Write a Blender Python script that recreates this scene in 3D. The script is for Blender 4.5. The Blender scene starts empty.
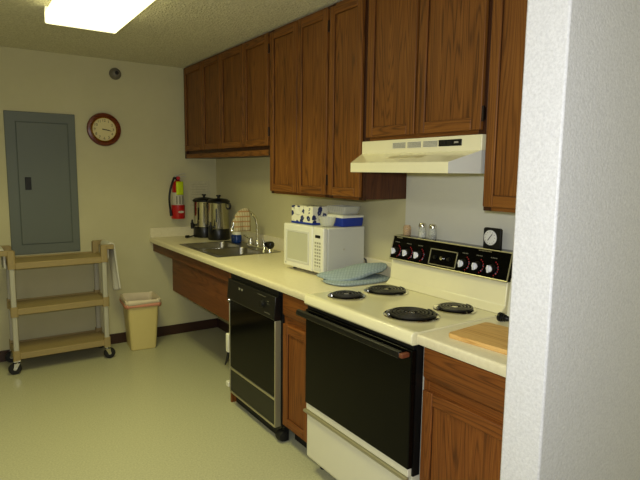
import bpy, bmesh, math, random
from mathutils import Vector, Matrix
random.seed(7)
SC = bpy.context.scene
COL = SC.collection
V = Vector
PI = math.pi

# ------------------------------------------------------------------ materials
def newmat(name):
    m = bpy.data.materials.new(name); m.use_nodes = True
    nt = m.node_tree
    return m, nt, nt.nodes['Principled BSDF']

def lin(c):
    def f(x):
        x /= 255.0
        return x/12.92 if x <= 0.04045 else ((x+0.055)/1.055)**2.4
    return (f(c[0]), f(c[1]), f(c[2]), 1.0)

def N(nt, typ, **kw):
    n = nt.nodes.new(typ)
    for k, v in kw.items():
        if k in n.inputs: n.inputs[k].default_value = v
        else: setattr(n, k, v)
    return n

def plain(name, rgb, rough=0.5, metal=0.0, coat=0.0, trans=0.0, emit=None, es=0.0, var=0.04, vscale=25.0, bump=0.0, bscale=200.0, ior=1.45, spec=0.5, alpha=1.0):
    """flat paint / plastic / metal with a little procedural tone variation and optional bump"""
    m, nt, b = newmat(name)
    L = nt.links
    b.inputs['Roughness'].default_value = rough
    b.inputs['Metallic'].default_value = metal
    b.inputs['Coat Weight'].default_value = coat
    b.inputs['Transmission Weight'].default_value = trans
    b.inputs['IOR'].default_value = ior
    b.inputs['Specular IOR Level'].default_value = spec
    b.inputs['Alpha'].default_value = alpha
    c = lin(rgb)
    tc = N(nt, 'ShaderNodeTexCoord')
    if var > 0:
        no = N(nt, 'ShaderNodeTexNoise', Scale=vscale, Detail=3.0)
        L.new(tc.outputs['Object'], no.inputs['Vector'])
        mx = N(nt, 'ShaderNodeMix', data_type='RGBA')
        mx.inputs[6].default_value = tuple(x*(1-var) for x in c[:3])+(1,)
        mx.inputs[7].default_value = tuple(min(1, x*(1+var)) for x in c[:3])+(1,)
        L.new(no.outputs['Fac'], mx.inputs[0])
        L.new(mx.outputs[2], b.inputs['Base Color'])
    else:
        b.inputs['Base Color'].default_value = c
    if bump > 0:
        n2 = N(nt, 'ShaderNodeTexNoise', Scale=bscale, Detail=2.0)
        L.new(tc.outputs['Object'], n2.inputs['Vector'])
        bp = N(nt, 'ShaderNodeBump', Strength=bump, Distance=0.004)
        L.new(n2.outputs['Fac'], bp.inputs['Height'])
        L.new(bp.outputs['Normal'], b.inputs['Normal'])
    if emit:
        b.inputs['Emission Color'].default_value = lin(emit)
        b.inputs['Emission Strength'].default_value = es
    return m

def wood(name, axis, dark=(68, 39, 14), mid=(118, 72, 27), light=(146, 95, 39), rough=0.5):
    m, nt, b = newmat(name); L = nt.links
    tc = N(nt, 'ShaderNodeTexCoord'); oi = N(nt, 'ShaderNodeObjectInfo')
    mul = N(nt, 'ShaderNodeMath', operation='MULTIPLY'); mul.inputs[1].default_value = 13.7
    L.new(oi.outputs['Random'], mul.inputs[0])
    add = N(nt, 'ShaderNodeVectorMath', operation='ADD')
    L.new(tc.outputs['Object'], add.inputs[0]); L.new(mul.outputs[0], add.inputs[1])
    def mapped(across, along):
        mp = N(nt, 'ShaderNodeMapping')
        s = [across]*3; s['xyz'.index(axis)] = along
        mp.inputs['Scale'].default_value = s
        L.new(add.outputs[0], mp.inputs['Vector']); return mp
    m1 = mapped(10.0, 0.60)
    n1 = N(nt, 'ShaderNodeTexNoise', Scale=1.0, Detail=1.6, Distortion=0.1)
    L.new(m1.outputs[0], n1.inputs['Vector'])
    k = N(nt, 'ShaderNodeMath', operation='MULTIPLY'); k.inputs[1].default_value = 150.0
    L.new(n1.outputs['Fac'], k.inputs[0])
    sn = N(nt, 'ShaderNodeMath', operation='SINE'); L.new(k.outputs[0], sn.inputs[0])
    hs = N(nt, 'ShaderNodeMath', operation='MULTIPLY_ADD'); hs.inputs[1].default_value = .5; hs.inputs[2].default_value = .5
    L.new(sn.outputs[0], hs.inputs[0])
    pw = N(nt, 'ShaderNodeMath', operation='POWER'); pw.inputs[1].default_value = 3.0; L.new(hs.outputs[0], pw.inputs[0])
    m2 = mapped(210.0, 5.0)
    n2 = N(nt, 'ShaderNodeTexNoise', Scale=1.0, Detail=3.0); L.new(m2.outputs[0], n2.inputs['Vector'])
    m3 = mapped(24.0, 0.9)
    n3 = N(nt, 'ShaderNodeTexNoise', Scale=1.0, Detail=3.0); L.new(m3.outputs[0], n3.inputs['Vector'])
    a = N(nt, 'ShaderNodeMath', operation='MULTIPLY_ADD'); a.inputs[1].default_value = -0.20; a.inputs[2].default_value = 0.10
    L.new(pw.outputs[0], a.inputs[0])
    c = N(nt, 'ShaderNodeMath', operation='MULTIPLY_ADD'); c.inputs[1].default_value = 0.50
    L.new(n2.outputs['Fac'], c.inputs[0]); L.new(a.outputs[0], c.inputs[2])
    d = N(nt, 'ShaderNodeMath', operation='MULTIPLY_ADD'); d.inputs[1].default_value = 0.40
    L.new(n3.outputs['Fac'], d.inputs[0]); L.new(c.outputs[0], d.inputs[2])
    r = N(nt, 'ShaderNodeValToRGB')
    r.color_ramp.elements[0].position = 0.22; r.color_ramp.elements[0].color = lin(dark)
    r.color_ramp.elements[1].position = 0.82; r.color_ramp.elements[1].color = lin(light)
    e = r.color_ramp.elements.new(0.5); e.color = lin(mid)
    L.new(d.outputs[0], r.inputs['Fac']); L.new(r.outputs['Color'], b.inputs['Base Color'])
    bp = N(nt, 'ShaderNodeBump', Strength=0.12, Distance=0.002)
    L.new(d.outputs[0], bp.inputs['Height']); L.new(bp.outputs['Normal'], b.inputs['Normal'])
    b.inputs['Roughness'].default_value = rough; b.inputs['Specular IOR Level'].default_value = .28
    return m

def mottled(name, c1, c2, scale, rough, bump=0.0, bscale=60.0, detail=6.0, bdist=0.004, big=None, bdetail=3.0):
    m, nt, b = newmat(name); L = nt.links
    tc = N(nt, 'ShaderNodeTexCoord')
    n1 = N(nt, 'ShaderNodeTexNoise', Scale=scale, Detail=detail, Roughness=0.7)
    L.new(tc.outputs['Object'], n1.inputs['Vector'])
    r = N(nt, 'ShaderNodeValToRGB')
    r.color_ramp.elements[0].position = 0.33; r.color_ramp.elements[0].color = lin(c1)
    r.color_ramp.elements[1].position = 0.67; r.color_ramp.elements[1].color = lin(c2)
    L.new(n1.outputs['Fac'], r.inputs['Fac']); L.new(r.outputs['Color'], b.inputs['Base Color'])
    b.inputs['Roughness'].default_value = rough
    if bump:
        n2 = N(nt, 'ShaderNodeTexNoise', Scale=bscale, Detail=bdetail, Roughness=0.55)
        L.new(tc.outputs['Object'], n2.inputs['Vector'])
        bp = N(nt, 'ShaderNodeBump', Strength=bump, Distance=bdist)
        L.new(n2.outputs['Fac'], bp.inputs['Height']); L.new(bp.outputs['Normal'], b.inputs['Normal'])
    return m

def ramp_mat(name, vecfn, stops, rough=0.6, constant=True):
    """material whose colour is a ramp of a scalar built by vecfn(nt, texcoord)"""
    m, nt, b = newmat(name); L = nt.links
    tc = N(nt, 'ShaderNodeTexCoord')
    out = vecfn(nt, tc)
    r = N(nt, 'ShaderNodeValToRGB')
    if constant: r.color_ramp.interpolation = 'CONSTANT'
    els = r.color_ramp.elements
    els[0].position = stops[0][0]; els[0].color = lin(stops[0][1])
    els[1].position = stops[1][0]; els[1].color = lin(stops[1][1])
    for p, c in stops[2:]:
        e = els.new(p); e.color = lin(c)
    L.new(out, r.inputs['Fac']); L.new(r.outputs['Color'], b.inputs['Base Color'])
    b.inputs['Roughness'].default_value = rough
    return m

WALL = (206, 196, 158)
M = {}
M['wall'] = mottled('painted wall', (198, 191, 150), (203, 196, 156), 3.0, 0.75, 0.25, 130.0)
M['ceiling'] = mottled('textured ceiling', (198, 192, 162), (232, 227, 200), 95.0, 0.9, 1.0, 95.0, bdist=0.014, bdetail=1.0, detail=2.0)
M['partition'] = mottled('white orange peel wall', (213, 212, 214), (235, 234, 236), 130.0, 0.6, 0.5, 110.0, bdist=0.004)
M['floor'] = mottled('speckled vinyl floor', (166, 164, 132), (196, 194, 163), 110.0, 0.34)
M['laminate'] = mottled('cream laminate', (222, 212, 176), (231, 222, 188), 55.0, 0.33)
M['splash'] = plain('white wall sheet', (212, 210, 196), 0.35, var=0.02)
M['base'] = plain('dark brown vinyl baseboard', (58, 36, 26), 0.45)
M['woodv'] = wood('oak upright grain', 'z')
M['woody'] = wood('oak lengthwise grain', 'y')
M['woodx'] = wood('oak cabinet side', 'z', (52, 26, 14), (76, 42, 22), (98, 58, 30), 0.45)
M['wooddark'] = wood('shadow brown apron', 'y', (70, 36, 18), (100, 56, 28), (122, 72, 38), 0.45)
M['redwood'] = wood('red brown base cabinet upright', 'z', (76, 42, 15), (122, 69, 26), (146, 90, 36))
M['redwoody'] = wood('red brown base cabinet lengthwise', 'y', (76, 42, 15), (122, 69, 26), (146, 90, 36))
M['shadow_line'] = wood('dark moulding', 'z', (40, 20, 9), (60, 32, 14), (78, 44, 20), 0.5)  # darkened oak, paints shadow lines at door gaps and panel grooves
M['drip'] = plain('smoked drip bowl', (60, 58, 54), .25, .9, var=0.0)
M['seam'] = plain('dark seam', (24, 14, 8), 0.8)
M['board'] = wood('cutting board maple', 'y', (180, 128, 64), (216, 172, 102), (226, 188, 122), 0.5)
M['almond'] = plain('almond enamel', (240, 233, 192), 0.25, coat=0.3, var=0.015)
M['almond2'] = plain('almond enamel panel', (228, 224, 202), 0.3, var=0.015)
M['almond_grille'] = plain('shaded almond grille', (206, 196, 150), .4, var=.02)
M['white'] = plain('white plastic', (226, 224, 208), 0.35, var=0.01)
M['whiteside'] = plain('white metal and flash lit side', (206, 205, 194), 0.4, var=0.01)  # microwave metal; also paints the flash-lit side of the hood
M['black'] = plain('black plastic', (15, 15, 14), 0.35, var=0.0)
M['blackgloss'] = plain('black glass', (6, 6, 5), 0.12, var=0.0, spec=0.16)
M['blackmatte'] = plain('black enamel', (10, 10, 10), 0.55, var=0.0)
M['chrome'] = plain('chrome', (215, 213, 205), 0.12, 1.0, var=0.0)
M['steel'] = plain('brushed steel', (212, 209, 196), 0.22, 1.0, var=0.05, vscale=60)
M['sinksteel'] = plain('stainless sink', (150, 146, 134), 0.30, 1.0, var=0.05)
M['goldtrim'] = plain('pale metal trim', (178, 172, 140), 0.35, 0.6, var=0.0)
M['coil'] = plain('coil element', (34, 32, 30), 0.32, 0.3, var=0.1)
M['grey'] = plain('grey enamel panel', (100, 106, 98), 0.5, var=0.03, vscale=4)
M['greydark'] = plain('grey seam', (78, 86, 79), 0.6)
M['sensor'] = plain('grey sensor', (112, 106, 92), 0.5)
M['cart'] = plain('tan plastic', (154, 134, 90), 0.55, var=0.04, vscale=30, bump=0.1, bscale=300)
M['cartpost'] = plain('pale grey upright', (178, 174, 158), 0.4)
M['rubber'] = plain('black rubber', (22, 21, 20), 0.6)
M['towelwhite'] = plain('white terry cloth', (214, 210, 196), 0.95, var=0.08, vscale=60, bump=0.5, bscale=400)
M['bin'] = plain('beige bin plastic', (212, 194, 128), 0.45, var=0.02)
M['liner'] = plain('pale liner', (222, 206, 176), 0.5, var=0.06, vscale=30)
M['linerpink'] = plain('pink liner edge', (206, 140, 112), 0.5, var=0.1, vscale=30)
M['red'] = plain('extinguisher red', (176, 18, 22), 0.3, coat=0.4, var=0.02)
M['label'] = plain('silver label', (192, 186, 168), 0.5, var=0.15, vscale=70)
M['tag'] = plain('lime tag', (196, 216, 20), 0.6, var=0.03, emit=None)
M['paper'] = mottled('printed paper sheet', (186, 179, 146), (206, 198, 162), 45.0, 0.8)
M['clockwood'] = wood('clock frame wood', 'x', (64, 26, 14), (104, 46, 24), (132, 66, 34), 0.3)
M['dial'] = plain('cream dial', (222, 208, 150), 0.5, var=0.02)
M['gold'] = plain('brass', (200, 160, 70), 0.25, 1.0, var=0.0)
M['ink'] = plain('dark ink', (50, 40, 28), 0.6, var=0.0)
M['whitedial'] = plain('white dial', (226, 226, 222), 0.4, var=0.0)
M['display'] = plain('dark display', (22, 24, 22), 0.15, var=0.0)
M['mwglass'] = plain('grey beige microwave window', (190, 189, 166), 0.2, var=0.04, vscale=8)
M['button'] = plain('grey button print', (158, 156, 140), 0.5)
M['blue'] = plain('royal blue', (26, 52, 148), 0.4, var=0.05)
M['deepblue'] = plain('deep blue soap', (18, 50, 112), 0.25, var=0.03)
M['mitt'] = None
M['redmark'] = plain('red print', (190, 40, 50), 0.5, var=0.0)
M['greyprint'] = plain('grey print', (120, 118, 104), 0.5, var=0.0)
M['faintprint'] = plain('faint print', (176, 168, 136), .7)
M['salt'] = plain('white salt', (232, 228, 218), 0.8)
M['pepper'] = plain('dark pepper', (96, 82, 62), 0.8, var=0.3, vscale=200)
M['spice'] = plain('pale amber spice', (206, 194, 168), 0.7, var=0.15, vscale=100)
M['brownend'] = plain('brown handle end', (112, 62, 40), 0.35)
M['frost'] = plain('frosted clear glass', (236, 236, 222), .08, var=0.0, alpha=.34)
M['glintknob'] = plain('knob with painted glint', (240, 242, 250), .2, .25, var=0.0)  # chrome cap whitened to stand in for bluish flash reflections
M['hinge'] = plain('dark bronze hinge', (38, 26, 14), 0.4, 0.6)
M['tub'] = plain('milky clear plastic', (232, 231, 216), 0.2, var=0.0, alpha=.45)

def glassmat(name, rgb, rough=0.03, alpha=0.35):
    m, nt, b = newmat(name)
    b.inputs['Base Color'].default_value = lin(rgb)
    b.inputs['Roughness'].default_value = rough
    b.inputs['Transmission Weight'].default_value = 1.0
    b.inputs['IOR'].default_value = 1.3
    return m
M['glass'] = plain('clear glass', (225, 228, 220), .04, var=0.0, alpha=.28)
M['amber'] = plain('amber tinted glass', (214, 180, 140), .05, var=0.0, alpha=.4)

# quilted blue-grey cloth
def quilt():
    m, nt, b = newmat('quilted blue grey cloth'); L = nt.links
    tc = N(nt, 'ShaderNodeTexCoord')
    mp = N(nt, 'ShaderNodeMapping'); mp.inputs['Rotation'].default_value = (0, 0, 0.78); mp.inputs['Scale'].default_value = (62, 62, 62)
    L.new(tc.outputs['Object'], mp.inputs['Vector'])
    sx = N(nt, 'ShaderNodeSeparateXYZ'); L.new(mp.outputs[0], sx.inputs[0])
    outs = []
    for i in (0, 1):
        fr = N(nt, 'ShaderNodeMath', operation='PINGPONG'); fr.inputs[1].default_value = 0.5
        L.new(sx.outputs[i], fr.inputs[0]); outs.append(fr)
    mn = N(nt, 'ShaderNodeMath', operation='MINIMUM')
    L.new(outs[0].outputs[0], mn.inputs[0]); L.new(outs[1].outputs[0], mn.inputs[1])
    r = N(nt, 'ShaderNodeValToRGB')
    r.color_ramp.elements[0].position = 0.0; r.color_ramp.elements[0].color = lin((134, 148, 154))
    r.color_ramp.elements[1].position = 0.22; r.color_ramp.elements[1].color = lin((156, 172, 178))
    L.new(mn.outputs[0], r.inputs['Fac']); L.new(r.outputs['Color'], b.inputs['Base Color'])
    bp = N(nt, 'ShaderNodeBump', Strength=0.5, Distance=0.005)
    L.new(mn.outputs[0], bp.inputs['Height']); L.new(bp.outputs['Normal'], b.inputs['Normal'])
    b.inputs['Roughness'].default_value = 0.95
    return m
M['mitt'] = quilt()

# plaid dish towel
def plaid():
    m, nt, b = newmat('plaid dish towel cloth'); L = nt.links
    tc = N(nt, 'ShaderNodeTexCoord')
    mp = N(nt, 'ShaderNodeMapping'); mp.inputs['Scale'].default_value = (1, 1, 1)
    L.new(tc.outputs['Object'], mp.inputs['Vector'])
    sx = N(nt, 'ShaderNodeSeparateXYZ'); L.new(mp.outputs[0], sx.inputs[0])
    def stripe(o, freq, width):
        k = N(nt, 'ShaderNodeMath', operation='MULTIPLY'); k.inputs[1].default_value = freq; L.new(o, k.inputs[0])
        fr = N(nt, 'ShaderNodeMath', operation='PINGPONG'); fr.inputs[1].default_value = 0.5; L.new(k.outputs[0], fr.inputs[0])
        lt = N(nt, 'ShaderNodeMath', operation='LESS_THAN'); lt.inputs[1].default_value = width; L.new(fr.outputs[0], lt.inputs[0])
        return lt.outputs[0]
    a = stripe(sx.outputs[2], 26.0, 0.14); c = stripe(sx.outputs[0], 50.0, 0.16)
    m1 = N(nt, 'ShaderNodeMix', data_type='RGBA'); m1.inputs[6].default_value = lin((196, 183, 146)); m1.inputs[7].default_value = lin((172, 152, 112)); L.new(c, m1.inputs[0])
    m2 = N(nt, 'ShaderNodeMix', data_type='RGBA'); m2.inputs[7].default_value = lin((170, 128, 84)); L.new(a, m2.inputs[0]); L.new(m1.outputs[2], m2.inputs[6])
    L.new(m2.outputs[2], b.inputs['Base Color']); b.inputs['Roughness'].default_value = 0.95
    return m
M['plaid'] = plaid()

# white card with navy blossoms
def floral():
    m, nt, b = newmat('white card with navy blossoms'); L = nt.links
    tc = N(nt, 'ShaderNodeTexCoord')
    vo = N(nt, 'ShaderNodeTexVoronoi', Scale=25.0); L.new(tc.outputs['Object'], vo.inputs['Vector'])
    no = N(nt, 'ShaderNodeTexNoise', Scale=95.0, Detail=1.0); L.new(tc.outputs['Object'], no.inputs['Vector'])
    ad = N(nt, 'ShaderNodeMath', operation='MULTIPLY_ADD'); ad.inputs[1].default_value = 0.5; L.new(no.outputs['Fac'], ad.inputs[0]); L.new(vo.outputs['Distance'], ad.inputs[2])
    r = N(nt, 'ShaderNodeValToRGB'); r.color_ramp.interpolation = 'CONSTANT'
    e = r.color_ramp.elements
    e[0].position = 0; e[0].color = lin((150, 160, 170)); e[1].position = 0.31; e[1].color = lin((24, 34, 92))
    x = e.new(0.66); x.color = lin((226, 222, 200))
    L.new(ad.outputs[0], r.inputs['Fac']); L.new(r.outputs['Color'], b.inputs['Base Color']); b.inputs['Roughness'].default_value = 0.6
    return m
M['floral'] = floral()

# ------------------------------------------------------------------ mesh helpers
def box(bm, x0, x1, y0, y1, z0, z1, mi=0):
    vs = [bm.verts.new((x, y, z)) for z in (z0, z1) for y in (y0, y1) for x in (x0, x1)]
    for f in ((0, 2, 3, 1), (4, 5, 7, 6), (0, 1, 5, 4), (2, 6, 7, 3), (0, 4, 6, 2), (1, 3, 7, 5)):
        bm.faces.new([vs[i] for i in f]).material_index = mi
    return vs

def hexa(bm, bot, top, mi=0):
    """solid from two rings of equal length"""
    a = [bm.verts.new(p) for p in bot]; b = [bm.verts.new(p) for p in top]; n = len(a)
    bm.faces.new(a[::-1]).material_index = mi; bm.faces.new(b).material_index = mi
    for i in range(n):
        bm.faces.new((a[i], a[(i+1) % n], b[(i+1) % n], b[i])).material_index = mi

def prism(bm, poly, axis, a, b, mi=0):
    """poly = 2d points; extruded along axis; for axis y the points are (x,z), for x (y,z), for z (x,y)"""
    def P(p, t):
        return (t, p[0], p[1]) if axis == 'x' else ((p[0], t, p[1]) if axis == 'y' else (p[0], p[1], t))
    hexa(bm, [P(p, a) for p in poly], [P(p, b) for p in poly], mi)

def frame_of(d):
    d = d.normalized()
    u = d.cross(V((0, 0, 1)))
    if u.length < 1e-4: u = V((1, 0, 0))
    u.normalize(); return u, d.cross(u)

def tube(bm, pts, r, seg=8, mi=0, caps=True):
    pts = [V(p) for p in pts]; n = len(pts)
    rs = r if isinstance(r, (list, tuple)) else [r]*n
    rings = []; u = None
    for i, p in enumerate(pts):
        d = (pts[min(i+1, n-1)]-pts[max(i-1, 0)]).normalized()
        if u is None: u, w = frame_of(d)
        else:
            u = u-d*u.dot(d)
            if u.length < 1e-5: u, _ = frame_of(d)
            u.normalize()
        w = d.cross(u)
        rings.append([bm.verts.new(p+u*rs[i]*math.cos(2*PI*k/seg)+w*rs[i]*math.sin(2*PI*k/seg)) for k in range(seg)])
    for a, b in zip(rings, rings[1:]):
        for k in range(seg):
            f = bm.faces.new((a[k], a[(k+1) % seg], b[(k+1) % seg], b[k])); f.material_index = mi
    if caps:
        bm.faces.new(rings[0][::-1]).material_index = mi; bm.faces.new(rings[-1]).material_index = mi

def lathe(bm, prof, c=(0, 0, 0), axis='z', seg=32, mi=0, close=False):
    """prof: (r,t) pairs along axis"""
    rings = []
    for r, t in prof:
        ring = []
        if r < 1e-6: r = 1e-5
        for k in range(seg):
            a = 2*PI*k/seg; p, q = r*math.cos(a), r*math.sin(a)
            co = (p, q, t) if axis == 'z' else ((t, p, q) if axis == 'x' else (q, t, p))
            ring.append(bm.verts.new((co[0]+c[0], co[1]+c[1], co[2]+c[2])))
        rings.append(ring)
    for a, b in zip(rings, rings[1:]):
        for k in range(seg):
            bm.faces.new((a[k], a[(k+1) % seg], b[(k+1) % seg], b[k])).material_index = mi
    if close:
        a, b = rings[-1], rings[0]
        for k in range(seg):
            bm.faces.new((a[k], a[(k+1) % seg], b[(k+1) % seg], b[k])).material_index = mi
    else:
        bm.faces.new(rings[0][::-1]).material_index = mi; bm.faces.new(rings[-1]).material_index = mi

def rrect(hx, hy, r, n=5, cx=0, cy=0):
    pts = []
    for sx, sy, a0 in ((1, 1, 0), (-1, 1, PI/2), (-1, -1, PI), (1, -1, 1.5*PI)):
        for k in range(n+1):
            a = a0+PI/2*k/n
            pts.append((cx+sx*(hx-r)+r*math.cos(a), cy+sy*(hy-r)+r*math.sin(a)))
    return pts

def loft(bm, rings, mi=0, cap0=True, cap1=True):
    R = [[bm.verts.new(p) for p in ring] for ring in rings]; n = len(R[0])
    for a, b in zip(R, R[1:]):
        for k in range(n):
            bm.faces.new((a[k], a[(k+1) % n], b[(k+1) % n], b[k])).material_index = mi
    if cap0: bm.faces.new(R[0][::-1]).material_index = mi
    if cap1: bm.faces.new(R[-1]).material_index = mi

def grid(bm, nu, nv, fn, mi=0):
    g = [[bm.verts.new(fn(i/(nu-1), j/(nv-1))) for j in range(nv)] for i in range(nu)]
    for i in range(nu-1):
        for j in range(nv-1):
            bm.faces.new((g[i][j], g[i+1][j], g[i+1][j+1], g[i][j+1])).material_index = mi

def text(bm, s, size, fn, mi=0):
    cu = bpy.data.curves.new('t', 'FONT'); cu.body = s; cu.size = size; cu.align_x = 'CENTER'; cu.align_y = 'CENTER'; cu.resolution_u = 2
    o = bpy.data.objects.new('t', cu); COL.objects.link(o)
    dg = bpy.context.evaluated_depsgraph_get(); me = o.evaluated_get(dg).to_mesh()
    vs = [bm.verts.new(fn(v.co.x, v.co.y)) for v in me.vertices]
    for p in me.polygons:
        try: bm.faces.new([vs[i] for i in p.vertices]).material_index = mi
        except ValueError: pass
    o.evaluated_get(dg).to_mesh_clear()
    bpy.data.objects.remove(o); bpy.data.curves.remove(cu)

ORG = {}
def obj(name, bm, mats, parent=None, bev=0.0, smooth=True, solid=0.0, bseg=2, sub=0):
    bmesh.ops.recalc_face_normals(bm, faces=bm.faces)
    if parent is not None and parent.name in ORG:
        o_ = ORG[parent.name]
        if o_.length > 0: bmesh.ops.translate(bm, verts=bm.verts, vec=-o_)
    me = bpy.data.meshes.new(name); bm.to_mesh(me); bm.free()
    o = bpy.data.objects.new(name, me); COL.objects.link(o)
    for m in (mats if isinstance(mats, (list, tuple)) else [mats]): me.materials.append(M[m] if isinstance(m, str) else m)
    if smooth:
        me.polygons.foreach_set('use_smooth', [True]*len(me.polygons)); me.set_sharp_from_angle(angle=math.radians(38))
    if solid:
        md = o.modifiers.new('s', 'SOLIDIFY'); md.thickness = solid; md.offset = 0
    if sub:
        md = o.modifiers.new('u', 'SUBSURF'); md.levels = sub; md.render_levels = sub
    if bev:
        md = o.modifiers.new('b', 'BEVEL'); md.width = bev; md.segments = bseg; md.limit_method = 'ANGLE'; md.angle_limit = math.radians(40); md.harden_normals = False
    if parent is not None:
        o.parent = parent
        ORG[o.name] = ORG.get(parent.name, V((0, 0, 0)))
    return o

def tag(o, label, cat, group=None):
    o['label'] = label; o['category'] = cat
    if group: o['group'] = group
    return o

def thing(name, label, cat, loc, rz=0.0, group=None, world=True):
    """Empty at the thing's base; world=True: its parts are written in world coordinates"""
    o = bpy.data.objects.new(name, None); COL.objects.link(o); o.empty_display_size = 0.05
    o.location = loc; o.rotation_euler = (0, 0, rz)
    ORG[o.name] = V(loc) if world else V((0, 0, 0))
    return tag(o, label, cat, group)

def solo(name, bm, mats, label, cat, loc, group=None, **kw):
    """one-mesh thing written in world coordinates, its origin moved to loc"""
    bmesh.ops.translate(bm, verts=bm.verts, vec=-V(loc))
    o = obj(name, bm, mats, **kw); o.location = loc
    return tag(o, label, cat, group)

def struct(name, bm, mats, parent=None, **kw):
    o = obj(name, bm, mats, parent, **kw)
    if parent is None: o['kind'] = 'structure'
    return o
B = bmesh.new

# ------------------------------------------------------------------ measured layout (metres)
H = 2.415; CH = 0.914; CX = -0.643; UX = -0.301
RL, RR = -2.605, -3.366          # range left / right side (y)
PY = -3.830; PX = -0.733         # partition far face, free end
XL, YF = -3.6, -7.0              # unseen left wall, wall behind the camera

# ------------------------------------------------------------------ room shell
bm = B(); box(bm, XL-.1, .1, YF-.1, .1, -.1, 0); struct('floor', bm, 'floor')
bm = B(); box(bm, XL-.1, .1, YF-.1, .1, H, H+.1); struct('ceiling', bm, 'ceiling')
bm = B(); box(bm, XL-.1, .1, 0, .1, 0, H); struct('wall_back', bm, 'wall')
bm = B(); box(bm, 0, .1, YF, 0, 0, H); struct('wall_right', bm, 'wall')
bm = B(); box(bm, XL-.1, XL, YF, 0, 0, H); struct('wall_left', bm, 'wall')
bm = B(); box(bm, XL-.1, .1, YF-.1, YF, 0, H); struct('wall_front', bm, 'wall')
bm = B(); box(bm, PX, 0, PY-.13, PY, 0, H); struct('wall_partition', bm, 'partition', bev=.006)
bm = B(); box(bm, XL, 0, -.012, 0, 0, .088); box(bm, XL, 0, -.018, 0, 0, .012); struct('baseboard_back', bm, 'base', bev=.003)
bm = B(); box(bm, -.012, 0, -1.66, -.012, 0, .088); struct('baseboard_right', bm, 'base', bev=.003)

# ------------------------------------------------------------------ doors for cabinets
def cabinet_door(parent, y0, y1, z0, z1, xf, wv='woodv', wh='woody', fw=.046, t=.02, hinges=None, hz=None):
    """framed door facing -x, front plane at xf; hinges: side ('near'/'far') where the barrel shows"""
    bm = B()
    box(bm, xf, xf+t, y0, y0+fw, z0, z1, 0); box(bm, xf, xf+t, y1-fw, y1, z0, z1, 0)
    box(bm, xf, xf+t, y0+fw, y1-fw, z0, z0+fw, 1); box(bm, xf, xf+t, y0+fw, y1-fw, z1-fw, z1, 1)
    d = obj('door', bm, [wv, wh], parent, bev=.004)
    bm = B()
    a0, a1, b0, b1 = y0+fw-.004, y1-fw+.004, z0+fw-.004, z1-fw+.004
    box(bm, xf+.010, xf+t-.002, a0, a1, b0, b1)
    obj('panel', bm, wv, d)
    bm = B(); g = .005; xm = xf+.006
    for (p, q, r, s) in ((a0, a0+g, b0, b1), (a1-g, a1, b0, b1), (a0, a1, b0, b0+g), (a0, a1, b1-g, b1)):
        box(bm, xm, xf+.0105, p, q, r, s)
    obj('shadow_line', bm, 'shadow_line', d)  # dark strips paint the shade in the groove around the panel
    if hinges:
        yy = y1+.005 if hinges == 'far' else y0-.005
        for z in (hz or (z0+.09, z1-.09)):
            bm = B(); tube(bm, [(xf+.006, yy, z-.03), (xf+.006, yy, z+.03)], .006, 8)
            box(bm, xf+.004, xf+.018, yy-.004, yy+.004, z-.024, z+.024)
            obj('hinge', bm, 'hinge', d)
    return d

def carcass(parent, y0, y1, z0, z1, x0=None, sides='woodx', wv='woodv', wh='woody', cuts=()):
    x0 = UX if x0 is None else x0
    bm = B()
    box(bm, x0+.019, -.002, y0+.001, y1-.001, z0+.004, z1-.001)
    obj('body', bm, sides, parent, bev=.001)
    bm = B(); s = .038
    box(bm, x0, x0+.019, y0+.0005, y0+s, z0, z1, 2); box(bm, x0, x0+.019, y1-s, y1-.0005, z0, z1, 2)
    box(bm, x0, x0+.019, y0+s, y1-s, z0, z0+s, 1); box(bm, x0, x0+.019, y0+s, y1-s, z1-s, z1, 1)
    for yc in cuts: box(bm, x0, x0+.0192, yc-.02, yc+.02, z0+.066, z1-s, 2)
    obj('face_frame', bm, [wv, wh, 'shadow_line'], parent, bev=.0015)  # dark stiles and centre strips carry painted shadow between doors

UG = 'oak wall cabinets'
ZT = H-.004
# corner cabinet, four doors
t = thing('wall_cabinet', 'four door oak wall cabinet in the far corner above the sink', 'cabinet', (-.15, -.81, 1.62), group=UG)
carcass(t, -1.618, -.003, 1.62, ZT, cuts=(-.472, -.8375, -1.2385))
for a, b, h in ((-.468, -.060, None), (-.833, -.476, None), (-1.234, -.842, None), (-1.606, -1.243, 'near')):
    cabinet_door(t, a, b, 1.684, 2.392, UX-.02, hinges=h)
# tall two door
t = thing('wall_cabinet', 'taller two door oak wall cabinet above the microwave', 'cabinet', (-.15, -1.95, 1.37), group=UG)
carcass(t, -2.291, -1.621, 1.37, ZT, cuts=(-1.97,))
cabinet_door(t, -1.966, -1.634, 1.386, 2.392, UX-.02)
cabinet_door(t, -2.283, -1.974, 1.386, 2.392, UX-.02, hinges='near', hz=(1.47, 2.30))
# tall single door
t = thing('wall_cabinet', 'narrow tall single door oak wall cabinet touching the left end of the range hood', 'cabinet', (-.15, -2.45, 1.37), group=UG)
carcass(t, -2.603, -2.294, 1.37, ZT)
cabinet_door(t, -2.590, -2.303, 1.386, 2.392, UX-.02)
# above hood
t = thing('wall_cabinet', 'short two door oak wall cabinet directly over the cream range hood', 'cabinet', (-.15, -2.985, 1.67), group=UG)
carcass(t, RR+.001, RL, 1.672, ZT, cuts=(-2.983,))
cabinet_door(t, -2.976, -2.632, 1.688, 2.392, UX-.02, fw=.05)
cabinet_door(t, -3.352, -2.990, 1.688, 2.392, UX-.02, fw=.05, hinges='near', hz=(1.75, 2.30))
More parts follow.
